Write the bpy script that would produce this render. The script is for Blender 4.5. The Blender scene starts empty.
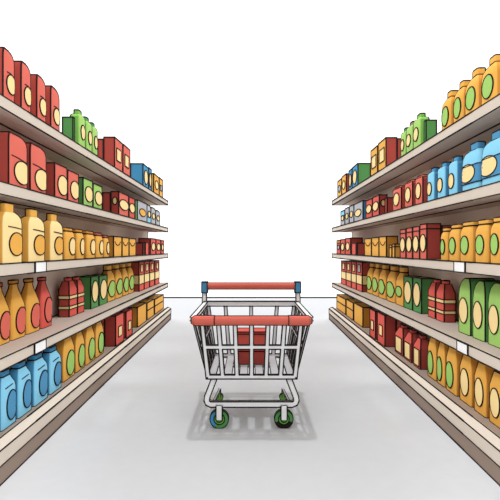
import bpy, bmesh, math
from mathutils import Vector, Matrix

S = bpy.context.scene
COL = S.collection
F = 475.0          # focal length in pixels of the 500 px frame
EYE = 1.5

# ------------------------------------------------------------------ materials
def lin(c):
    c = c / 255.0
    return c / 12.92 if c <= 0.04045 else ((c + 0.055) / 1.055) ** 2.4
K = 1.17
SIDE = 1.4
MATS = {}
def mat(name, rgb, k=None, rough=0.75, grain=0.012):
    if name in MATS: return MATS[name]
    m = bpy.data.materials.new(name); m.use_nodes = True
    nt = m.node_tree; b = nt.nodes['Principled BSDF']
    k = K if k is None else k
    col = [min(0.97, lin(v) / k) for v in rgb]
    b.inputs['Roughness'].default_value = rough
    b.inputs['Specular IOR Level'].default_value = 0.05
    # a very faint mottling of the paint, as on printed card or moulded plastic
    tc = nt.nodes.new('ShaderNodeTexCoord'); nz = nt.nodes.new('ShaderNodeTexNoise')
    nz.inputs['Scale'].default_value = 9.0; nz.inputs['Detail'].default_value = 2.0
    rp = nt.nodes.new('ShaderNodeValToRGB')
    rp.color_ramp.elements[0].position = 0.3; rp.color_ramp.elements[1].position = 0.7
    rp.color_ramp.elements[0].color = [c * (1 - grain) for c in col] + [1]
    rp.color_ramp.elements[1].color = [min(0.98, c * (1 + grain)) for c in col] + [1]
    nt.links.new(tc.outputs['Object'], nz.inputs['Vector'])
    nt.links.new(nz.outputs['Fac'], rp.inputs['Fac'])
    nt.links.new(rp.outputs['Color'], b.inputs['Base Color'])
    MATS[name] = m
    return m
PAL = dict(
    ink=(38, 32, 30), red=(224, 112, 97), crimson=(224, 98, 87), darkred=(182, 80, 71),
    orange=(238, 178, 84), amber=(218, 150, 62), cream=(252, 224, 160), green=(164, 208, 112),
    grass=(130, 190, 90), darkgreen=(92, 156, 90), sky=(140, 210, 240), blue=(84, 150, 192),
    teal=(76, 152, 198), grey=(184, 186, 192), olive=(140, 110, 40), brown=(160, 130, 115),
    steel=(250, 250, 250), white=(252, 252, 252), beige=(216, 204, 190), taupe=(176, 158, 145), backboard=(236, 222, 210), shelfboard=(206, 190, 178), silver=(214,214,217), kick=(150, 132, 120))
def M(n): return mat(n, PAL[n], k=(K if n != 'ink' else 1.0))

# ------------------------------------------------------------------ mesh helpers
class MB:
    def __init__(s): s.bm = bmesh.new(); s.mats = []
    def mi(s, name):
        if name not in s.mats: s.mats.append(name)
        return s.mats.index(name)
    def poly(s, pts, m):
        vs = [s.bm.verts.new(p) for p in pts]
        f = s.bm.faces.new(vs); f.material_index = s.mi(m); return f
    def beam(s, a, b, w, h, m, ext=0.0, up=None):
        """square bar between two points"""
        a = Vector(a); b = Vector(b); d = b - a
        if d.length < 1e-6: return
        d.normalize(); a = a - d * ext; b = b + d * ext
        if up is None: up = Vector((0, 0, 1)) if abs(d.z) < 0.9 else Vector((0, 1, 0))
        sx = d.cross(Vector(up)).normalized(); sz = sx.cross(d).normalized()
        c = []
        for p in (a, b):
            for i, j in ((-1, -1), (1, -1), (1, 1), (-1, 1)):
                c.append(s.bm.verts.new(p + sx * i * w / 2 + sz * j * h / 2))
        k = s.mi(m)
        for q in ((3, 2, 1, 0), (4, 5, 6, 7), (0, 1, 5, 4), (1, 2, 6, 5), (2, 3, 7, 6), (3, 0, 4, 7)):
            s.bm.faces.new([c[i] for i in q]).material_index = k
        return sx, sz
    def line(s, pts, r, closed=False, m='ink'):
        n = len(pts)
        for i in range(n if closed else n - 1):
            s.beam(pts[i], pts[(i + 1) % n], 2 * r, 2 * r, m, ext=r * 0.6)
    def inkbar(s, a, b, w, h, m, r, ext=0.0, up=None):
        """bar with a dark drawn line on its four long edges and round both ends"""
        a = Vector(a); b = Vector(b)
        res = s.beam(a, b, w, h, m, ext, up)
        if not res: return
        sx, sz = res; d = (b - a).normalized()
        A = a - d * ext; B = b + d * ext
        cs = [(-1, -1), (1, -1), (1, 1), (-1, 1)]
        for i, j in cs:
            o = sx * i * w / 2 + sz * j * h / 2
            s.beam(A + o, B + o, 2 * r, 2 * r, 'ink')
    def box(s, x0, x1, y0, y1, z0, z1, m, r=0.0):
        c = [Vector((x, y, z)) for z in (z0, z1) for x, y in ((x0, y0), (x1, y0), (x1, y1), (x0, y1))]
        v = [s.bm.verts.new(p) for p in c]; k = s.mi(m)
        for q in ((3, 2, 1, 0), (4, 5, 6, 7), (0, 1, 5, 4), (1, 2, 6, 5), (2, 3, 7, 6), (3, 0, 4, 7)):
            s.bm.faces.new([v[i] for i in q]).material_index = k
        if r:
            for a, b in ((0,1),(1,2),(2,3),(3,0),(4,5),(5,6),(6,7),(7,4),(0,4),(1,5),(2,6),(3,7)):
                s.beam(c[a], c[b], 2*r, 2*r, 'ink', ext=r*.5)
    def build(s, name, parent=None, loc=(0, 0, 0), rot=0, recalc=False, smooth=False):
        if recalc: bmesh.ops.recalc_face_normals(s.bm, faces=s.bm.faces)
        me = bpy.data.meshes.new(name); s.bm.to_mesh(me); s.bm.free()
        for n in s.mats: me.materials.append(M(n))
        if smooth:
            for p in me.polygons: p.use_smooth = True
            me.set_sharp_from_angle(angle=0.6)
        o = bpy.data.objects.new(name, me); COL.objects.link(o)
        o.parent = parent; o.location = loc; o.rotation_euler = (0, 0, rot)
        return o
def thing(name, label, cat, loc, rot=0, group=None):
    o = bpy.data.objects.new(name, None); COL.objects.link(o)
    o.empty_display_size = 0.05
    o.location = loc; o.rotation_euler = (0, 0, rot)
    o['label'] = label; o['category'] = cat
    if group: o['group'] = group
    return o

# ------------------------------------------------------------------ racks
SLOPE = 0.0158
X0 = 1.5955                 # rack face:  |x| = X0 + SLOPE * y
TOPS = [2.52, 1.945, 1.40, 0.775, 0.235]
THICK = 0.082
YN, YF = 2.2, 10.15
BACK = 0.43
def fx(y, s=0.0): return X0 + SLOPE * y + s
def depth_of(m, s): return F * (X0 + s) / ((250 - m) - SLOPE * F)

def rack(sg, side):
    t = thing('shelving_rack', f'long beige five-tier supermarket shelving rack on the {side} of the aisle', 'shelving',
              (sg * fx(YN), YN, 0), -sg * -0 + (-math.atan(SLOPE) * sg))
    L = (YF - YN)
    # local frame: y along the rack, x outwards (sg * depth)
    def P(d): return sg * d
    def bx(mb, d0, d1, y0, y1, z0, z1, m, r=0.0):
        a, b = sorted((P(d0), P(d1))); mb.box(a, b, y0, y1, z0, z1, m, r)
    mb = MB(); bx(mb, BACK, BACK + 0.04, 0, L, 0.0, 2.50, 'backboard')
    for d in (BACK, BACK + .04): mb.beam((P(d), L, 0.1), (P(d), L, 2.5), .018, .018, 'ink')
    mb.build('back_panel', t)
    for i, z in enumerate(TOPS[:4]):
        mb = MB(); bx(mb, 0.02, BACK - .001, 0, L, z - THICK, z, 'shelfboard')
        r = 0.008
        mb.beam((P(.0), L, z - THICK), (P(BACK), L, z - THICK), 2*r, 2*r, 'ink')
        mb.beam((P(.0), L, z), (P(BACK), L, z), 2*r, 2*r, 'ink')
        if i < 2:   # seam of the folded sheet under the shelf
            mb.beam((P(.21), 0, z - THICK), (P(.21), L, z - THICK), .014, .014, 'ink')
        else:
            mb.beam((P(BACK-.004), 0, z + .002), (P(BACK-.004), L, z + .002), .012, .012, 'ink')
        sh = mb.build('shelf', t)
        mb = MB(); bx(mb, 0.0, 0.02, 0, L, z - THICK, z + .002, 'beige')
        # drawn edges, a little heavier towards the far end
        n = 6
        for k in range(n):
            ya, yb = L * k / n, L * (k + 1) / n
            rr = 0.0015 * ((YN + (ya + yb) / 2) ** 0.85)
            for zz in (z - THICK, z):
                mb.beam((P(0), ya, zz), (P(0), yb, zz), 2 * rr, 2 * rr, 'ink')
        mb.beam((P(0), L, z - THICK), (P(0), L, z), .02, .02, 'ink')
        mb.build('front_rail', sh)
    # base
    z0, z1, z2 = 0.255, 0.222, 0.124
    mb = MB(); bx(mb, 0.01, BACK - .001, 0, L, 0.10, TOPS[4], 'taupe')
    mb.beam((P(BACK-.004), 0, TOPS[4] + .002), (P(BACK-.004), L, TOPS[4] + .002), .012, .012, 'ink')
    dk = mb.build('base_deck', t)
    mb = MB()
    prof = [(0.012, z0), (0.0, z0), (-0.065, z1), (-0.065, z2), (0.012, z2)]
    A = [Vector((P(d), 0, z)) for d, z in prof]; B = [Vector((P(d), L, z)) for d, z in prof]
    for k in range(5):
        q = [A[k], A[(k+1) % 5], B[(k+1) % 5], B[k]]
        mb.poly(q, 'beige')
    mb.poly(A, 'beige'); mb.poly(B[::-1], 'beige')
    bmesh.ops.remove_doubles(mb.bm, verts=mb.bm.verts, dist=1e-5)
    bmesh.ops.recalc_face_normals(mb.bm, faces=mb.bm.faces)
    n = 6
    for k in range(n):
        ya, yb = L * k / n, L * (k + 1) / n
        rr = 0.0015 * ((YN + (ya + yb) / 2) ** 0.85)
        for d, z in prof[1:4]:
            mb.beam((P(d), ya, z), (P(d), yb, z), 2*rr, 2*rr, 'ink')
    for k in (1, 2): mb.beam(B[k], B[k+1], .018, .018, 'ink')
    mb.build('base_lip', dk)
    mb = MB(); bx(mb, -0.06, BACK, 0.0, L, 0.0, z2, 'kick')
    for k in range(n):
        ya, yb = L * k / n, L * (k + 1) / n
        rr = 0.0015 * ((YN + (ya + yb) / 2) ** 0.85)
        mb.beam((P(-.061), ya, rr), (P(-.061), yb, rr), 2*rr, 2*rr, 'ink')
    mb.beam((P(-.061), L, 0), (P(-.061), L, z2), .018, .018, 'ink')
    mb.beam((P(-.061), L, .009), (P(BACK), L, .009), .018, .018, 'ink')
    mb.build('kickboard', t)
    # price tags on the front rails
    tg = [(2, 34.3, 45.2), (3, 33.8, 45.0)] if sg < 0 else [(2, 34.2, 45.0), (3, 31.4, 42.0)]
    for ri, m0, m1 in tg:
        ya, yb = depth_of(m0, 0) - YN, depth_of(m1, 0) - YN
        mb = MB(); zc = TOPS[ri] - THICK / 2
        bx(mb, -.008, -.002, ya, yb, zc - THICK*.5, zc + THICK*.5, 'white', .004)
        mb.build('price_tag', t)
    return t
rack(-1, 'left'); rack(1, 'right')

# ------------------------------------------------------------------ goods
def section(hw, hd, r):
    """closed outline in (depth v, along u); v>0 faces the aisle"""
    if r <= 0: return [(hd, -hw), (hd, hw), (-hd, hw), (-hd, -hw)]
    r = min(r, hw * .98, hd * .98); out = []
    for cx, cy, a0 in ((hd - r, -hw + r, -90), (hd - r, hw - r, 0), (-hd + r, hw - r, 90), (-hd + r, -hw + r, 180)):
        for k in range(4):
            a = math.radians(a0 + 30 * k)
            out.append((cx + r * math.cos(a), cy + r * math.sin(a)))
    return out
PROF = {
 'carton':   dict(p=[(0,1,1),(1,1,1)], r=0),
 'canister': dict(p=[(0,1,1),(.80,1,1),(.88,.96,1),(.94,.84,1),(.98,.64,1),(1,.40,.98)], r=.10, mid=1, lean=.8),
 'pouch':    dict(p=[(0,1,1),(.82,1,1),(.90,.95,1),(.95,.85,1),(.985,.68,.99),(1,.48,.97)], r=.06, mid=1, lean=.8),
 'bigpouch': dict(p=[(0,.97,1),(.03,1,1),(.66,1,1),(.80,.93,.98),(.90,.78,.95),(.97,.52,.9),(1,.3,.85)], r=.10, mid=1, lean=.25),
 'milk':     dict(p=[(0,1,1),(.66,1,1),(.75,.93,.95),(.81,.74,.8),(.85,.50,.6)], r=.12, cap=(.84,1,.44,.5), mid=0),
 'jar':      dict(p=[(0,.97,.97),(.03,1,1),(.72,1,1),(.82,.9,.9),(.90,.70,.68)], r=.30, cap=(.90,1,.76,.74)),
 'longneck': dict(p=[(0,.98,.98),(.02,1,1),(.52,1,1),(.58,.93,.93),(.86,.36,.42),(.94,.29,.36)], r=.3, cap=(.94,1,.38,.44)),
 'sauce':    dict(p=[(0,.97,.97),(.03,1,1),(.60,1,1),(.72,.86,.86),(.81,.58,.6),(.86,.50,.52)], r=.28, cap=(.86,1,.54,.56)),
 'flask':    dict(p=[(0,1,1),(.70,1,1),(.91,.58,.6)], r=.16, cap=(.91,1,.42,.44), mid=1),
 'jug':      dict(p=[(0,1,1),(.66,1,1),(.74,.92,.94),(.82,.72,.72),(.90,.52,.58)], r=.18, cap=(.90,1,.54,.6)),
 'gable':    dict(p=[(0,.97,.97),(.03,1,1),(.70,1,1),(.98,.55,.8),(1,.5,.78)], r=.12, mid=0),
 'slim':     dict(p=[(0,1,1),(.80,1,1),(.85,.85,.9),(.88,.6,.7)], r=.22, cap=(.87,1,.50,.5)),
 'squat':    dict(p=[(0,1,1),(.58,1,1),(.70,.9,.92),(.80,.62,.68),(.85,.42,.5)], r=.22, cap=(.85,1,.42,.5)),
 'bigblue':  dict(p=[(0,1,1),(.60,1,1),(.72,.95,.95),(.80,.78,.8),(.86,.45,.5)], r=.26, cap=(.85,1,.40,.5)),
 'tin':      dict(p=[(0,1,1),(.86,1,1),(.93,.86,.95)], r=.12, cap=(.93,1,.80,.88), mid=1),
 'handled':  dict(p=[(0,.97,1),(.03,1,1),(.60,1,1),(.64,.97,.97),(.88,.46,.6)], r=.10, cap=(.88,1,.40,.45), mid=1),
}
def hdw_at(prof, zf):
    for (a, w0, d0), (b, w1, d1) in zip(prof, prof[1:]):
        if a <= zf <= b:
            t = (zf - a) / max(1e-6, b - a); return w0 + (w1 - w0) * t, d0 + (d1 - d0) * t
    return prof[-1][1:]

def loft(mb, levels, sg, m, side=None, r_ink=0.004, corners=(0, 1, 2, 3), rings=(), topm=None):
    """levels: (z, hw, hd, r). corners: 0 near-aisle 1 far-aisle 2 far-back 3 near-back"""
    levels = [l if len(l) == 5 else (*l, 0.0) for l in levels]
    secs = [[Vector((sg * v, u + uo, z)) for v, u in section(hw, hd, r)] for z, hw, hd, r, uo in levels]
    vs = [[mb.bm.verts.new(p) for p in s] for s in secs]
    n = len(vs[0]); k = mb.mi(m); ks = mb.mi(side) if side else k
    for a, b in zip(vs, vs[1:]):
        for i in range(n):
            j = (i + 1) % n
            q = [a[i], a[j], b[j], b[i]] if sg > 0 else [a[j], a[i], b[i], b[j]]
            f = mb.bm.faces.new(q)
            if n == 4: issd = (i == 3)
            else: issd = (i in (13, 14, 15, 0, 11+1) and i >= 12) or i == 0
            f.material_index = ks if issd else k  # near-end faces: mostly a darker body tone, shade painted into the colour
    fb = mb.bm.faces.new(vs[0][::-1] if sg > 0 else vs[0]); fb.material_index = k
    ft = mb.bm.faces.new(vs[-1] if sg > 0 else vs[-1][::-1]); ft.material_index = mb.mi(topm) if topm else k
    for c in corners:
        idx = c if n == 4 else None
        path = []
        for lv_, s in zip(levels, secs):
            if n == 4: p = s[c]
            else: p = (s[c * 4 + 1] + s[c * 4 + 2]) / 2
            path.append(p)
        mb.line(path, r_ink)
    for zi in rings:
        mb.line(secs[zi], r_ink, closed=True)
    return secs

def surf_v(hw, hd, r, u):
    r = min(r, hw * .98, hd * .98) if r > 0 else 0
    au = min(abs(u), hw * .995)
    if r <= 0 or au < hw - r: return hd
    return hd - r + math.sqrt(max(0, r * r - (au - (hw - r)) ** 2))

def item(name, label, cat, group, sg, row, m0, m1, s, h, dep, kind, body, side=None, cap=None, lab=None,
         bands=(), marks=(), topm=None, sidelab=None, rings=(), z_extra=0.0, yy=None):
    if yy: ya, yb = yy
    else: ya, yb = depth_of(m0, s), depth_of(m1, s)
    yc = (ya + yb) / 2; hw = (yb - ya) / 2 - 0.004
    hd = dep / 2
    rI = 0.00148 * (yc ** 0.85)
    ang = -math.atan(SLOPE) * sg
    # room above the thing
    clear = [9, .46, .43, .50, .42][row]
    h = min(h, clear)
    X = sg * (fx(yc, s) + hd)
    t = thing(name, label, cat, (X, yc, TOPS[row] + z_extra), ang, group)
    fs = -sg           # local +x sign of the aisle side
    P = PROF[kind]; pr = P['p']; rf = P['r'] * 2 * min(hw, hd)
    def lv(z, a, b): return (z * h, a * hw, b * hd, rf * min(a, b) if P['r'] else 0, -(1 - a) * hw * P.get('lean', 0))
    levels = [lv(*q) for q in pr]
    if P['r']:
        cs = (0, 1, 2, 3) if P.get('mid') else (1, 2, 3)
    else: cs = (0, 1, 2, 3)
    mb = MB(); rg = [0]
    if not P.get('cap'): rg.append(len(levels) - 1)
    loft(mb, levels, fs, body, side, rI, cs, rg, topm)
    for zf in rings:
        a, b = hdw_at(pr, zf)
        mb.line([Vector((fs * v, u, zf * h)) for v, u in section(a * hw, b * hd, rf)], rI, closed=True)
    def onface(uf, zf, off=0.0):
        a, b = hdw_at(pr, zf); W = a * hw; D = b * hd
        u = max(-W * .97, min(W * .97, uf * hw))
        return Vector((fs * (surf_v(W, D, rf, u) + off), u, zf * h))
    for mk in marks:
        mb.line([onface(uf, zf, 0.0) for uf, zf in mk], rI * .8)
    mb.build('body', t, smooth=True)
    if P.get('cap'):
        z0, z1, a, b = P['cap']
        mb = MB(); cr = .25 * 2 * min(a * hw, b * hd)
        L2 = [(z0 * h, a*hw, b*hd, cr), (z1*h - .10*(z1-z0)*h, a*hw, b*hd, cr), (z1 * h, a*hw*.93, b*hd*.93, cr)]
        loft(mb, L2, fs, cap or body, None, rI, (1, 2, 3), (0, 2))
        mb.build('lid' if kind in ('jar', 'tin') else 'cap', t, smooth=True)
    for z0, z1, colr in bands:
        mb = MB(); a0, b0 = hdw_at(pr, z0); a1, b1 = hdw_at(pr, z1); g = .003
        loft(mb, [(z0*h, a0*hw+g, b0*hd+g, rf), (z1*h, a1*hw+g, b1*hd+g, rf)], fs, colr, None, rI*.8,
             (0, 1, 2, 3) if P.get('mid') or not P['r'] else (1, 2, 3), (0, 1))
        mb.build('label_band', t, smooth=True)
    def make_label(shape, colr, uc, zc, wf, hf):
        mb = MB(); ki = mb.mi(colr); N = 24
        def outline(k, q):
            a = 2 * math.pi * k / N; c, s_ = math.cos(a), math.sin(a)
            if shape == 'rect':
                w = max(abs(c), abs(s_)); c /= w; s_ /= w
            return uc + c * wf * q, zc + s_ * hf * q
        rows = []
        for q in (0.35, 0.7, 1.0):
            rows.append([mb.bm.verts.new(onface(*outline(k, q), .005)) for k in range(N)])
        rows.append([mb.bm.verts.new(onface(*outline(k, 1.0), -.001)) for k in range(N)])
        inner = mb.bm.faces.new(rows[0] if fs > 0 else rows[0][::-1]); inner.material_index = ki
        for A, B in zip(rows, rows[1:]):
            for k in range(N):
                j = (k + 1) % N
                q = [A[k], B[k], B[j], A[j]] if fs > 0 else [A[j], B[j], B[k], A[k]]
                mb.bm.faces.new(q).material_index = ki
        bmesh.ops.remove_doubles(mb.bm, verts=mb.bm.verts, dist=1e-6)
        mb.line([onface(*outline(k, 1.0), .004) for k in range(N)], rI * .85, closed=True)
        mb.build('label', t)
    if lab: make_label(*lab)
    if sidelab:
        shape, colr, vc, zc, wf, hf = sidelab
        mb = MB(); N = 20; pts = []
        for k in range(N):
            a = 2 * math.pi * k / N
            pts.append(Vector((fs * (vc * hd + math.cos(a) * wf * hd), -hw - .004, (zc + math.sin(a) * hf) * h)))
        mb.poly(pts, colr); mb.poly([p + Vector((0, .005, 0)) for p in pts][::-1], colr)
        mb.line(pts, rI * .85, closed=True)
        mb.build('label', t)
    return t

ROWN = ['top shelf', 'second shelf', 'middle shelf', 'fourth shelf', 'bottom shelf']
ORD = {1: [''], 2: ['nearer ', 'farther '], 3: ['nearest ', 'middle ', 'farthest '],
       4: ['nearest ', 'second nearest ', 'third nearest ', 'farthest '],
       5: ['nearest ', 'second nearest ', 'middle ', 'second farthest ', 'farthest ']}
def run(sg, row, name, cat, desc, spans, ytop, s, dep, kind, body, **kw):
    side = 'left' if sg < 0 else 'right'
    n = len(spans)
    ym = kw.pop('ym', False); labs = kw.pop('labs', None); overs = kw.pop('over', {})
    for i, (m0, m1) in enumerate(spans):
        yt = ytop[i] if isinstance(ytop, (list, tuple)) else None
        if yt is None:
            Y = depth_of(spans[0][0], s); Y = (Y + depth_of(spans[0][1], s)) / 2 if PROF[kind].get('cap') else Y; h = EYE + (249 - ytop) * Y / F - TOPS[row]
        else:
            Y = depth_of(m0, s); Y = (Y + depth_of(m1, s)) / 2 if PROF[kind].get('cap') else Y; h = EYE + (249 - yt) * Y / F - TOPS[row]
        k2 = dict(kw); k2.update(overs.get(i, {}))
        d = k2.pop('desc', desc)
        multi = i not in overs or 'desc' not in overs[i]
        free = [q for q in range(n) if 'desc' not in overs.get(q, {})]
        lab = f"{ORD[len(free)][free.index(i)] if multi else ''}{d}, {side} rack {ROWN[row]}"
        g = f"{cat}s in a run on the {ROWN[row]} of the {side} rack: {desc}" if n > 1 else None
        if ym: k2['yy'] = (depth_of(m0, .02), depth_of(m1, .02)); h = EYE + (249 - yt) * depth_of(m0, .02) / F - TOPS[row] if yt else EYE + (249 - ytop) * depth_of(m0, .02) / F - TOPS[row]
        item(name, lab, cat, g, sg, row, m0, m1, s, h, dep, kind, k2.pop('body', body), **k2)

L, R = -1, 1
ov = lambda c, zc=.42, wf=.62, hf=.2, uc=.05: ('oval', c, uc, zc, min(1.0, wf * 1.15), hf * 1.14)
rc = lambda c, zc=.5, wf=.6, hf=.2, uc=0.: ('rect', c, uc, zc, wf, hf)
foldline = [[(-.7, .62), (0, .63), (.9, .60)]]
smile = [[(-.7, .74), (-.45, .62), (0, .56), (.45, .62), (.7, .74)]]

# ---- left rack, top shelf
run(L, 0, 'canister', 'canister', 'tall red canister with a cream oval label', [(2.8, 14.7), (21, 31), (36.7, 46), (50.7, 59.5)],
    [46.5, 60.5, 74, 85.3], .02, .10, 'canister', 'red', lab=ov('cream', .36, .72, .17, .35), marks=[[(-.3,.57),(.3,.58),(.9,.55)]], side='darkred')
run(L, 0, 'box', 'box', 'plain dark green box in front of the green bottles', [(72.8, 74.6)], 117, .02, .10, 'carton', 'darkgreen')
run(L, 0, 'bottle', 'bottle', 'green bottle with a cream oval label', [(79.4, 85.6), (86.9, 92.4), (93.2, 97.9)],
    [111, 118, 123.6], .02, .10, 'slim', 'green', side='grass', cap='grass', lab=ov('cream', .42, .62, .17), over={1: dict(cap='darkgreen'), 2: dict(cap='darkgreen')})
run(L, 0, 'box', 'box', 'small dark red box behind the nearer red carton', [(114.6, 120)], 139, .165, .07, 'carton', 'darkred', ym=True)
run(L, 0, 'carton', 'carton', 'red carton with a cream square label', [(114.5, 122.3), (122.9, 129.9)], [137, 144], .02, .135, 'carton', 'red', side='darkred',
    lab=rc('cream', .5, .55, .2))
run(L, 0, 'carton', 'carton', 'blue carton with a cream oval label', [(142.9, 148.2), (148.5, 151.3)], [163.6, 167.5], .02, .2, 'carton', 'teal',
    lab=ov('cream', .48, .6, .28))
run(L, 0, 'carton', 'carton', 'orange carton with a small label', [(153.7, 158.8), (159.1, 162.5)], [173.4, 177.5], .02, .15, 'carton', 'orange',
    over={0: dict(desc='orange carton with a cream oval label', lab=ov('cream', .5, .55, .2)),
          1: dict(desc='orange carton with a grey label', lab=rc('grey', .5, .5, .14))})
# ---- left rack, second shelf
run(L, 1, 'pouch', 'pouch', 'large red rounded pack with a cream oval label', [(8.4, 27.3), (30, 46.2)], [131.2, 142.5], .02, .13, 'pouch', 'red', side='darkred',
    lab=ov('cream', .30, .78, .20, .42), marks=[[(-.7,.58),(0,.57),(.9,.53)]])
run(L, 1, 'carton', 'carton', 'red carton with a cream round label', [(54.4, 66.8), (67.5, 78.4)], [162.6, 169.6], .02, .15, 'carton', 'red', side='darkred',
    lab=ov('cream', .42, .75, .26, .3))
run(L, 1, 'carton', 'carton', 'light green carton with a cream round label', [(82.9, 92.3), (93, 101.8)], [177.3, 183], .02, .15, 'carton', 'green', side='darkgreen',
    lab=ov('cream', .46, .75, .25, .2))
run(L, 1, 'box', 'box', 'small dark red box behind the labelled red cartons', [(118.7, 124)], 192.6, .13, .10, 'carton', 'darkred', ym=True)
run(L, 1, 'carton', 'carton', 'red carton with a wide cream oval label', [(118.7, 128.2), (128.9, 134.5)], [191.5, 196.6], .02, .10, 'carton', 'red', side='darkred',
    lab=ov('cream', .5, .85, .2), over={0: dict(desc='red carton with cream ovals on two faces', sidelab=('oval', 'cream', 0, .6, .6, .16)),
                                        1: dict(desc='crimson narrow carton with a cream oval label', body='crimson')})
run(L, 1, 'box', 'box', 'thin dark green box beside the widest grey carton', [(135, 136.9)], 199.5, .02, .14, 'carton', 'darkgreen')
run(L, 1, 'carton', 'carton', 'wide grey carton with an orange oval label', [(137.3, 146.7)], 199.7, .02, .13, 'carton', 'grey', lab=ov('orange', .45, .6, .17))
run(L, 1, 'carton', 'carton', 'narrow grey carton with a cream oval label', [(146.9, 150.6), (150.9, 155.4), (155.7, 159.7)], [204.5, 207, 210], .02, .13, 'pouch', 'grey',
    lab=ov('cream', .5, .55, .16), over={0: dict(desc='narrow grey carton with a light blue base', bands=[(.01, .32, 'sky')])})
# ---- left rack, middle shelf
run(L, 2, 'bottle', 'bottle', 'cream bottle with orange cap and orange round label', [(2.8, 22.4), (28.7, 44.8), (50.4, 63)], [203.4, 209.4, 214], .02, .09, 'milk', 'cream',
    side='orange', cap='orange', lab=ov('orange', .32, .68, .17, .35), marks=[[(-.5,.61),(.2,.60),(.95,.58)]])
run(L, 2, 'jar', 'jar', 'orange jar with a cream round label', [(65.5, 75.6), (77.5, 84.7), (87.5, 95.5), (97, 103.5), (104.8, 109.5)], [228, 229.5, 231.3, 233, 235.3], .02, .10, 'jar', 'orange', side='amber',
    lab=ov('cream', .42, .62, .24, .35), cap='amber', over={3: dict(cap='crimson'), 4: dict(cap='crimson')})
run(L, 2, 'carton', 'carton', 'yellow carton with a curved fold line', [(113.5, 121.5), (122, 128.6), (129, 135.6)], [236.2, 237.2, 238.2], .02, .14, 'carton', 'orange', side='amber', marks=smile)
run(L, 2, 'box', 'box', 'low dark red box beside the yellow cartons', [(142.6, 143.6)], 243, .02, .13, 'carton', 'crimson', side='darkred')
run(L, 2, 'box', 'box', 'low red box with an olive side', [(145.3, 148.5)], 242.6, .02, .10, 'carton', 'crimson', side='olive')
run(L, 2, 'carton', 'carton', 'red carton with a cream oval label', [(150.3, 155.5), (155.8, 160.4), (160.7, 163.6)], [238.4, 239.4, 240.4], .02, .2, 'carton', 'crimson', side='darkred',
    lab=ov('cream', .5, .6, .22))
# ---- left rack, fourth shelf
run(L, 3, 'bottle', 'bottle', 'yellow long-necked bottle with a red oval label', [(-4.5, 10.8), (11.9, 26.2), (27.3, 40.4)], [283, 280.2, 278.7], .22, .10, 'longneck', 'orange', side='amber',
    lab=ov('red', .3, .72, .2, .3), cap='amber', over={0: dict(cap='crimson')})
run(L, 3, 'bottle', 'bottle', 'red long-necked bottle with a pink oval label', [(41.3, 52.5)], 277.4, .22, .10, 'longneck', 'crimson', side='darkred', lab=ov('red', .34, .7, .22, .3))
stripe = [(.20, .28, 'cream'), (.46, .55, 'cream')]
run(L, 3, 'bottle', 'bottle', 'red bottle with two cream stripes', [(69.3, 77.3), (77.8, 84.3)], [277.6, 276.8], .24, .12, 'flask', 'crimson', side='darkred', bands=stripe)
run(L, 3, 'carton', 'carton', 'dark green carton with a cream oval label', [(90.6, 98.3), (99, 107)], [277, 276.2], .23, .15, 'carton', 'darkgreen', topm='darkgreen',
    lab=ov('cream', .52, .72, .3))
run(L, 3, 'bottle', 'bottle', 'orange bottle with a light green oval label', [(107.9, 115.4), (116.2, 122.6), (123.4, 128.6), (129.1, 134)], [264.5, 263.8, 263.2, 262.6], .23, .12, 'sauce', 'orange', side='amber',
    lab=ov('green', .34, .85, .2), )
bind = [(.24, .56, 'cream')]
run(L, 3, 'carton', 'carton', 'tall red carton with a cream band and cream patch', [(139, 143.8), (144.1, 149.1), (149.5, 154.2), (154.8, 159)], [262, 261.7, 261.4, 261], .16, .2, 'carton', 'crimson', side='darkred',
    bands=bind, lab=rc('cream', .78, .42, .13), topm='darkred')
# ---- left rack, bottom shelf
run(L, 4, 'bottle', 'bottle', 'blue bottle with a dark blue oval label', [(1.5, 16.6), (18.4, 32), (34.4, 48.2), (50, 61.6)], [370, 361.5, 353.5, 346.5], .07, .11, 'jug', 'sky',
    side='teal', lab=ov('blue', .36, .62, .23, .32), cap='teal', marks=[[(-.5,.70),(.5,.72)]])
run(L, 4, 'carton', 'carton', 'orange gable pack with a light green oval label', [(63.3, 74.5), (75.9, 84.7), (86, 94.8), (96, 103.6)], [339.5, 334, 328.5, 323], .1, .10, 'gable', 'orange',
    side='amber', lab=ov('green', .36, .66, .26, .25))
run(L, 4, 'box', 'box', 'plain dark red box behind the red cartons', [(113.8, 119)], 315, .2, .1, 'carton', 'darkred', ym=True)
run(L, 4, 'carton', 'carton', 'red carton with a cream square label', [(115.6, 123.6), (126, 132)], [316.2, 312], .05, .14, 'carton', 'crimson', side='darkred', lab=rc('cream', .42, .45, .17, .05))
run(L, 4, 'carton', 'carton', 'yellow carton with a line round its middle', [(137.3, 146.1), (147, 153.7), (154.5, 163.3)], [307.5, 303, 299.5], .1, .17, 'carton', 'orange', side='amber',
    rings=(.55,), over={0: dict(desc='plain yellow carton without a line', rings=())})

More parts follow.
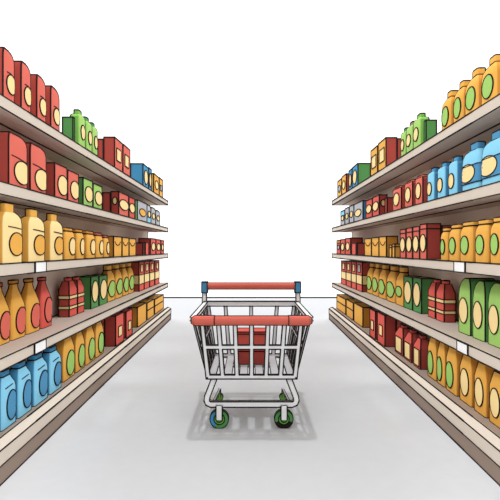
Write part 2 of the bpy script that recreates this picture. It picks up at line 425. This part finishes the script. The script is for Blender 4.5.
# ---- right rack, top shelf
run(R, 0, 'bottle', 'bottle', 'orange bottle with a light green oval label', [(4.2, 20), (22.5, 36), (37.5, 47.6), (50, 59.2)], [57, 70, 82, 92], .02, .13, 'squat', 'orange', side='amber',
    lab=ov('green', .36, .62, .22, -.05))
run(R, 0, 'box', 'box', 'plain dark green box in front of the green bottles', [(73.8, 75.8)], 120, .02, .10, 'carton', 'darkgreen')
run(R, 0, 'bottle', 'bottle', 'green bottle with a cream oval label', [(80, 87.1), (87.9, 94.1), (94.8, 99.4)],
    [114.6, 122.4, 128.6], .02, .10, 'slim', 'green', side='grass', cap='grass', lab=ov('cream', .42, .62, .17), over={1: dict(cap='brown', desc='green bottle with a brown cap'), 2: dict(cap='darkgreen')})
run(R, 0, 'box', 'box', 'small dark red box behind the nearer orange carton', [(114.1, 119)], 138.6, .165, .05, 'carton', 'darkred', ym=True)
run(R, 0, 'carton', 'carton', 'orange carton with a cream square label', [(113.9, 121.5), (122.3, 129)], [137.5, 145.5], .02, .135, 'carton', 'orange', side='darkred',
    lab=rc('cream', .5, .62, .22))
run(R, 0, 'carton', 'carton', 'blue carton with a green side and cream label', [(142, 147.5), (147.8, 151)], [163.3, 168.5], .02, .2, 'carton', 'teal', side='darkgreen',
    lab=ov('cream', .48, .6, .28))
run(R, 0, 'carton', 'carton', 'orange carton with a small label', [(153.7, 158), (158.3, 162.2)], [173.7, 178.5], .02, .15, 'carton', 'orange', side='darkred',
    over={0: dict(desc='orange carton with a cream oval label', lab=ov('cream', .5, .55, .2)),
          1: dict(desc='orange carton with a grey label', lab=ov('grey', .5, .5, .18))})
# ---- right rack, second shelf
run(R, 1, 'bottle', 'bottle', 'large blue bottle with a dark band and cream oval', [(-2, 19.6), (21.2, 39)], [131.7, 143.2], .02, .13, 'bigblue', 'sky', cap='blue',
    bands=[(.15, .52, 'blue')], lab=ov('cream', .37, .78, .165, .25))
run(R, 1, 'bottle', 'bottle', 'slim blue bottle with a cream oval label', [(43.6, 52), (55.4, 63), (66.6, 73)], [157, 162.8, 168.2], .02, .10, 'slim', 'sky', side='blue', cap='blue',
    lab=ov('cream', .38, .62, .17, .15))
run(R, 1, 'canister', 'canister', 'red canister with a cream oval label', [(77.3, 85), (87.6, 95.5), (98.8, 107.2)], [176, 181, 187], .02, .14, 'tin', 'red', side='darkred',
    lab=ov('cream', .48, .6, .24))
run(R, 1, 'box', 'box', 'low dark red box beside the red canisters', [(118.0, 120.3)], 197.6, .09, .13, 'carton', 'darkred', ym=True)
run(R, 1, 'carton', 'carton', 'crimson carton with a cream oval label', [(120.6, 127.2), (127.6, 133.8)], [194.7, 198.3], .02, .10, 'carton', 'crimson', side='darkred',
    lab=ov('cream', .5, .75, .2), over={0: dict(desc='crimson carton with cream ovals on two faces', sidelab=('oval', 'cream', 0, .6, .6, .16))})
run(R, 1, 'carton', 'carton', 'wide grey carton with a blue side', [(137, 145.7)], 200.5, .02, .13, 'carton', 'grey', side='teal', lab=ov('cream', .45, .62, .17))
run(R, 1, 'carton', 'carton', 'narrow grey carton with a cream oval label', [(146, 150.4), (150.7, 154.8), (155.1, 159)], [204.5, 207, 210], .02, .13, 'carton', 'grey',
    lab=ov('cream', .5, .55, .16), over={2: dict(desc='narrow grey carton with a light blue top', bands=[(.66, .99, 'sky')])})
# ---- right rack, middle shelf
run(R, 2, 'jar', 'jar', 'orange jar with a light green round label', [(-1.5, 11.5), (13, 26.4), (28.6, 41.2), (42.2, 52.3), (53.6, 60.4)], [217.4, 220, 222, 224.8, 228], .02, .12, 'jar', 'orange', side='amber',
    lab=ov('green', .42, .55, .2, .0))
run(R, 2, 'box', 'box', 'dark red box behind the tall red cartons', [(72.5, 76)], 225.5, .16, .1, 'carton', 'darkred', ym=True)
run(R, 2, 'carton', 'carton', 'tall red carton with a rim line and cream oval', [(73, 79.8), (80.4, 86.8), (87.4, 93.4), (94, 99.7)], [223.6, 226.2, 227.5, 229], .02, .13, 'carton', 'red', side='darkred',
    rings=(.86,), lab=ov('cream', .46, .75, .22))
run(R, 2, 'box', 'box', 'small yellow box with a drawn tag', [(105, 107.6), (108, 110.6)], [244, 245], .02, .09, 'carton', 'orange', rings=(.8,))
run(R, 2, 'carton', 'carton', 'yellow carton with a curved fold line', [(113.5, 120.6), (121, 128), (128.5, 135.2)], [236.2, 237.2, 238.2], .02, .14, 'carton', 'orange', side='amber', marks=smile)
run(R, 2, 'box', 'box', 'low red box with a dark side', [(142.6, 143.4), (143.9, 148)], [243, 243.2], .02, .13, 'carton', 'crimson', side='darkred')
run(R, 2, 'carton', 'carton', 'small crimson carton near the rack end with cream oval', [(149.3, 154.4), (154.7, 159.2), (159.5, 163)], [238, 239.2, 240.2], .02, .2, 'carton', 'crimson', side='darkred',
    lab=ov('cream', .5, .6, .22), over={2: dict(desc='red carton with a grey label and orange top', lab=rc('grey', .5, .5, .14), bands=[(.8, .99, 'amber')])})
# ---- right rack, fourth shelf
run(R, 3, 'pouch', 'pouch', 'large light green pack with a cream oval label', [(-2, 12.6), (14.8, 27.8), (29.4, 42)], [284, 281.8, 279.3], .17, .24, 'bigpouch', 'green', side='darkgreen',
    lab=ov('cream', .42, .62, .2, .05))
run(R, 3, 'bottle', 'bottle', 'red bottle with two cream stripes', [(56, 64.1), (64.8, 72)], [280.6, 279.4], .24, .12, 'flask', 'crimson', side='darkred', bands=stripe)
run(R, 3, 'carton', 'carton', 'dark green carton with a cream oval label', [(78.3, 86.8), (87.4, 96)], [278.7, 277.5], .23, .15, 'carton', 'darkgreen', topm='brown',
    lab=ov('cream', .52, .72, .3))
run(R, 3, 'bottle', 'bottle', 'orange bottle with a light green oval label', [(96.8, 104.6), (105.4, 113.5), (115, 121.4), (122.2, 127.6), (128.2, 133.2)], [267, 265.8, 264.5, 263.6, 263], .23, .12, 'sauce', 'orange', side='amber',
    lab=ov('green', .34, .85, .19), over={0: dict(lab=ov('green', .36, .7, .12))})
run(R, 3, 'carton', 'carton', 'tall red carton with a cream band and cream patch', [(137.7, 143.2), (143.5, 148.3), (148.6, 153.5), (153.8, 158.6)], [262.5, 262.2, 261.8, 261.4], .16, .2, 'carton', 'crimson', side='darkred',
    bands=bind, lab=rc('cream', .78, .42, .13), topm='darkred',
    over={0: dict(desc='tall red carton with a cream band and grey patch', lab=rc('grey', .78, .42, .13))})
# ---- right rack, bottom shelf
run(R, 4, 'carton', 'carton', 'orange gable pack with a cream oval label', [(-3, 11.2), (14, 26.2), (28.6, 40.6)], [376, 366, 357], .11, .12, 'gable', 'orange', side='amber',
    lab=ov('cream', .42, .62, .24, .05))
run(R, 4, 'carton', 'carton', 'orange gable pack with a light green oval label', [(43.4, 54), (55.5, 63), (64.2, 72.3)], [348, 343.5, 338.5], .11, .10, 'gable', 'orange', side='amber',
    lab=ov('green', .36, .62, .24, .25))
run(R, 4, 'jug', 'jug', 'red jug with a dark cap and cream label', [(79.5, 86.6), (88.3, 96), (97, 105)], [334.8, 329.4, 324.5], .11, .13, 'handled', 'crimson', side='darkred', cap='darkred',
    lab=rc('cream', .32, .72, .25))
run(R, 4, 'box', 'box', 'plain dark red box behind the red cartons', [(112.5, 117)], 314.5, .2, .1, 'carton', 'darkred', ym=True)
run(R, 4, 'carton', 'carton', 'red carton with a cream square label', [(115, 122.3), (124.4, 130)], [315.5, 311.5], .05, .14, 'carton', 'crimson', side='darkred', lab=rc('cream', .45, .45, .17, .05))
run(R, 4, 'carton', 'carton', 'yellow carton with a line round its middle', [(137, 145.7), (146.6, 153.4), (154.2, 163)], [307.5, 303, 299.5], .1, .17, 'carton', 'orange', side='amber',
    rings=(.55,), over={0: dict(desc='plain yellow carton without a line', rings=())})

# ------------------------------------------------------------------ shopping cart
CX = 0.013
cart = thing('shopping_cart', 'empty-framed silver wire shopping cart with red handle standing in the aisle', 'shopping cart', (CX, 4.0, 0))
cart['label'] = 'silver wire shopping cart with red bars and green wheels in the aisle'
rI = .0048
YR = 1.13            # rear rim, relative to the front
ZR, ZB = .90, .425   # rim, basket floor
WR, WB = .495, .37
YBR = .80            # rear edge of basket floor

def lerp(a, b, t): return a + (b - a) * t
def grille(mb, Pf, us, vs_, bu, bv, th, m, nrm, r=rI):
    """flat lattice: bars along the grid lines us x vs_ of the surface Pf(u, v); every opening is outlined"""
    nrm = Vector(nrm)
    for u in us: mb.beam(Pf(u, vs_[0]), Pf(u, vs_[-1]), th * .86, bu, m, up=Vector(Pf(u, vs_[-1]) - Pf(u, vs_[0])).cross(nrm))
    for v in vs_: mb.beam(Pf(us[0], v), Pf(us[-1], v), th, bv, m, up=Vector(Pf(us[-1], v) - Pf(us[0], v)).cross(nrm))
    for i in range(len(us) - 1):
        for j in range(len(vs_) - 1):
            c = [Pf(us[i], vs_[j]), Pf(us[i+1], vs_[j]), Pf(us[i+1], vs_[j+1]), Pf(us[i], vs_[j+1])]
            eu = ((c[1] - c[0]) + (c[2] - c[3])).normalized(); ev = ((c[3] - c[0]) + (c[2] - c[1])).normalized()
            q = [c[0] + eu*bu/2 + ev*bv/2, c[1] - eu*bu/2 + ev*bv/2, c[2] - eu*bu/2 - ev*bv/2, c[3] + eu*bu/2 - ev*bv/2]
            for o in (-1, 1):
                mb.line([p + nrm * o * th / 2 for p in q], r, closed=True)
    c = [Pf(us[0], vs_[0]), Pf(us[-1], vs_[0]), Pf(us[-1], vs_[-1]), Pf(us[0], vs_[-1])]
    eu = (c[1] - c[0]).normalized(); ev = ((c[3] - c[0]) + (c[2] - c[1])).normalized()
    q = [c[0] - eu*bu/2 - ev*bv/2, c[1] + eu*bu/2 - ev*bv/2, c[2] + eu*bu/2 + ev*bv/2, c[3] - eu*bu/2 + ev*bv/2]
    for o in (-1, 1):
        mb.line([p + nrm * o * th / 2 for p in q], r, closed=True)
N7 = [-1 + k / 3 for k in range(7)]
mb = MB()
grille(mb, lambda u, v: Vector((u * lerp(WR - .075, WB - .005, v), 0, lerp(ZR, ZB, v))), N7, [0, .475, 1], .034, .034, .02, 'steel', (0, 1, 0))
mb.build('front_grille', cart)
mb = MB()
nr = Vector((0, ZR - ZB, -(YR - YBR))).normalized()
grille(mb, lambda u, v: Vector((u * lerp(WR - .03, WB, v), lerp(YR, YBR, v), lerp(ZR, ZB, v))), [-1, -.6, 0, .6, 1], [0, .38, 1], .034, .03, .014, 'silver', nr)
mb.build('rear_grille', cart)
for sg in (-1, 1):
    mb = MB()
    grille(mb, lambda u, v: Vector((sg * lerp(WR, WB, v), u * lerp(YR, YBR, v), lerp(ZR, ZB, v))), [.03, .25, .5, .75, 1], [0, .475, 1], .03, .03, .014, 'silver',
           Vector((sg * (ZR - ZB), 0, -(WR - WB))).normalized())
    mb.build('side_grille', cart)
# basket floor
mb = MB()
grille(mb, lambda u, v: Vector((u * (WB - .03), lerp(.03, YBR - .02, v), ZB - .008)), [-1, -.6, -.2, .2, .6, 1], [0, .5, 1], .07, .05, .012, 'silver', (0, 0, 1), .003)
mb.build('basket_floor', cart)
# rim
mb = MB()
for sg in (-1, 1):
    mb.inkbar((sg * WR, .0, ZR + .01), (sg * WR, YR, ZR + .01), .045, .03, 'steel', rI)
mb.inkbar((-WR, YR, ZR + .01), (WR, YR, ZR + .01), .04, .052, 'steel', rI, ext=.02)
mb.build('basket_rim', cart)
# round bar along x
def roundbar(mb, x0, x1, y, z, r, m, N=14, cap=0.0):
    rings = []
    xs = [x0, x1]
    prof = [(x0, r * .55 if cap < 0 else r), (x0 + abs(cap), r)] if cap < 0 else [(x0, r)]
    prof += [(x1 - cap, r), (x1, r * .55)] if cap > 0 else [(x1, r)]
    for x, rr in prof:
        rings.append([Vector((x, y + rr * math.cos(2*math.pi*k/N), z + rr * math.sin(2*math.pi*k/N))) for k in range(N)])
    vs = [[mb.bm.verts.new(p) for p in rg] for rg in rings]; ki = mb.mi(m)
    for a, b in zip(vs, vs[1:]):
        for k in range(N):
            j = (k + 1) % N
            mb.bm.faces.new([a[k], b[k], b[j], a[j]]).material_index = ki
    mb.bm.faces.new(vs[0]).material_index = ki; mb.bm.faces.new(vs[-1][::-1]).material_index = ki
    for s_ in (1, -1):
        path = [Vector((x, y, z + s_ * rr)) for x, rr in prof]
        mb.line(path, rI)
    for rg in (rings[0], rings[-1]): mb.line(rg, rI * .8, closed=True)
mb = MB(); roundbar(mb, -.31, .31, -.015, ZR, .038, 'red'); bump = mb.build('front_bumper', cart)
for sg in (-1, 1):
    mb = MB()
    a, b = (.31, .505) if sg > 0 else (-.505, -.31)
    roundbar(mb, a, b, -.015, ZR, .041, 'red', cap=.03 * sg)
    mb.build('bumper_end', bump)
mb = MB(); roundbar(mb, -.49, .49, 1.20, 1.095, .036, 'red'); mb.build('handle_bar', cart)
for sg in (-1, 1):
    mb = MB(); xx = sg * .508
    mb.inkbar((xx, YR + .02, ZR), (xx, 1.19, 1.05), .045, .03, 'steel', rI, up=(0, 1, 0))
    mb.build('handle_post', cart)
    mb = MB(); mb.box(xx - .03, xx + .03, 1.15, 1.25, 1.025, 1.14, 'blue', rI)
    mb.build('handle_bracket', cart)
# lower frame: a rounded U of tube
mb = MB()
ZL = .205
pts = [(-.315, .02, ZB - .02), (-.372, -.0, .26), (-.375, -.015, .235), (-.365, -.025, .215), (-.34, -.03, ZL)]
full = pts + [(-p[0], p[1], p[2]) for p in pts[::-1]]
for a, b in zip(full, full[1:]):
    mb.beam(a, b, .046, .03, 'steel', ext=.008, up=(0, 1, 0))
for side_ in (-1, 1):
    for yo in (-.015, .015):
        off = []
        for i, p in enumerate(full):
            a = Vector(full[max(0, i-1)]); b = Vector(full[min(len(full)-1, i+1)]); d = (b - a).normalized()
            nn = Vector((d.z, 0, -d.x)).normalized()
            off.append(Vector(p) + nn * side_ * .023 + Vector((0, yo, 0)))
        mb.line(off, rI)
for sg in (-1, 1):
    mb.inkbar((sg * .33, -.01, ZL - .02), (sg * .315, .72, .10), .018, .014, 'steel', .003)
mb.build('lower_frame', cart)
# casters
def disc(mb, c, r0, r1, th, m, a0=0, a1=360, N=28, r_ink=.0035):
    """annular disc facing -y/+y centred at c"""
    ki = mb.mi(m); c = Vector(c); full = abs(a1 - a0 - 360) < 1e-6
    cnt = N if full else N + 1; R_ = []
    for k in range(cnt):
        a = math.radians(a0 + (a1 - a0) * k / N); d = Vector((math.cos(a), 0, math.sin(a)))
        R_.append([c + d * r0 + Vector((0, -th, 0)), c + d * r1 + Vector((0, -th, 0)), c + d * r1 + Vector((0, th, 0)), c + d * r0 + Vector((0, th, 0))])
    vs = [[mb.bm.verts.new(p) for p in q] for q in R_]
    for k in range(N):
        A = vs[k]; B = vs[(k + 1) % cnt]
        for i in range(4):
            j = (i + 1) % 4
            mb.bm.faces.new([A[i], A[j], B[j], B[i]]).material_index = ki
    if not full:
        mb.bm.faces.new(vs[0][::-1]).material_index = ki; mb.bm.faces.new(vs[-1]).material_index = ki
    for q in (1, 0):
        if R_ and (r1 if q else r0) > .012:
            mb.line([p[q] for p in R_], r_ink, closed=full)
            mb.line([p[2 if q else 3] for p in R_], r_ink, closed=full)
for sg in (-1, 1):
    x = sg * .270; r = .078
    mb = MB()
    mb.inkbar((x, -.045, ZL - .01), (x, -.045, r), .052, .016, 'steel', rI, up=(0, 1, 0))
    mb.inkbar((x, -.045, ZL - .012), (x, 0.0, ZL - .012), .05, .02, 'steel', rI*.6)
    cs = mb.build('caster', cart)
    mb = MB()
    y = -.012
    spans = [(0, 360, 'darkgreen')]
    if sg < 0: spans = [(240, 490, 'darkgreen'), (130, 240, 'teal')]
    else: spans = [(-20, 200, 'darkgreen'), (200, 340, 'ink')]
    for a0, a1, m_ in spans: disc(mb, (x, y, r), r * .58, r, .018, m_, a0, a1)
    disc(mb, (x, y, r), r * .34, r * .58, .016, 'grass')
    disc(mb, (x, y, r), .001, r * .34, .019, 'darkgreen')
    mb.build('wheel', cs, recalc=False)
for sg in (-1, 1):
    x = sg * .315
    mb = MB(); mb.inkbar((x, .72, .11), (x, .72, .036), .022, .05, 'steel', .003, up=(0, 1, 0))
    cs = mb.build('caster', cart)
    mb = MB(); disc(mb, (x, .705, .036), .001, .036, .012, 'grass'); mb.build('wheel', cs)

# red box riding in the basket
bxr = thing('storage_box', 'small red lidded box with a dark red base sitting inside the shopping cart', 'box', (CX, 4.42, ZB - .001))
mb = MB(); mb.box(-.15, .15, 0, .2, 0, .125, 'darkred', rI); mb.build('base', bxr)
mb = MB(); mb.box(-.15, .15, 0, .2, .125, .285, 'crimson', rI); mb.build('body', bxr)
mb = MB(); mb.box(-.155, .155, -.006, .206, .285, .305, 'crimson', rI); mb.build('lid', bxr)

# ------------------------------------------------------------------ room
def struct(name, mb, **k):
    o = mb.build(name, **k); o['kind'] = 'structure'; return o
PAL['floorgrey'] = (215, 217, 220); PAL['wallwhite'] = (254, 254, 254)
YW = 14.5
mb = MB(); mb.box(-9, 9, -1.5, YW, -.05, 0, 'floorgrey'); struct('floor', mb)
mb = MB(); mb.box(-9, 9, YW, YW + .04, -.05, .035, 'ink'); struct('trim_1', mb)

# ------------------------------------------------------------------ light
W = bpy.data.worlds.new('daylight'); S.world = W; W.use_nodes = True
nt = W.node_tree; bg = nt.nodes['Background']
tc = nt.nodes.new('ShaderNodeTexCoord'); sx = nt.nodes.new('ShaderNodeSeparateXYZ')
mr = nt.nodes.new('ShaderNodeMapRange')
mr.inputs['From Min'].default_value = -1; mr.inputs['From Max'].default_value = .35
mr.inputs['To Min'].default_value = 1.08; mr.inputs['To Max'].default_value = 1.5
nt.links.new(tc.outputs['Generated'], sx.inputs[0]); nt.links.new(sx.outputs['Y'], mr.inputs['Value'])
nt.links.new(mr.outputs[0], bg.inputs['Strength']); bg.inputs['Color'].default_value = (1, 1, 1, 1)

sd = bpy.data.lights.new('overhead_light', 'SUN'); sd.energy = 0.85; sd.angle = math.radians(2)
so = bpy.data.objects.new('overhead_light', sd); COL.objects.link(so)
so.rotation_euler = (math.radians(-14), 0, 0); so.location = (0, 5, 6)

for sg in (-1, 1):      # long fill lights added to brighten the goods, high over either rack, each throwing its beam across the aisle
    d = bpy.data.lights.new('side_fill_light', 'AREA'); d.shape = 'RECTANGLE'; d.size = 3.4; d.size_y = 13.0
    d.spread = math.radians(14); d.energy = SIDE * 3.4 * 13.0
    o = bpy.data.objects.new('side_fill_light', d); COL.objects.link(o)
    e = math.radians(42); dist = 7.0
    o.location = (sg * (-1.7 + dist * math.cos(e)), 4.1, 1.45 + dist * math.sin(e))
    o.rotation_euler = (0, sg * (math.pi / 2 - e), 0)

# ------------------------------------------------------------------ camera
cd = bpy.data.cameras.new('camera'); cam = bpy.data.objects.new('camera', cd); COL.objects.link(cam)
cam.location = (0, 0, EYE); cam.rotation_euler = (math.radians(90), 0, 0)
cd.sensor_width = 36; cd.lens = 36 * F / 500; cd.shift_y = -1 / 500
S.camera = cam
S.view_settings.view_transform = 'Standard'; S.view_settings.look = 'None'
S.view_settings.exposure = 0.0; S.view_settings.gamma = 1.0
S.view_settings.use_curve_mapping = False
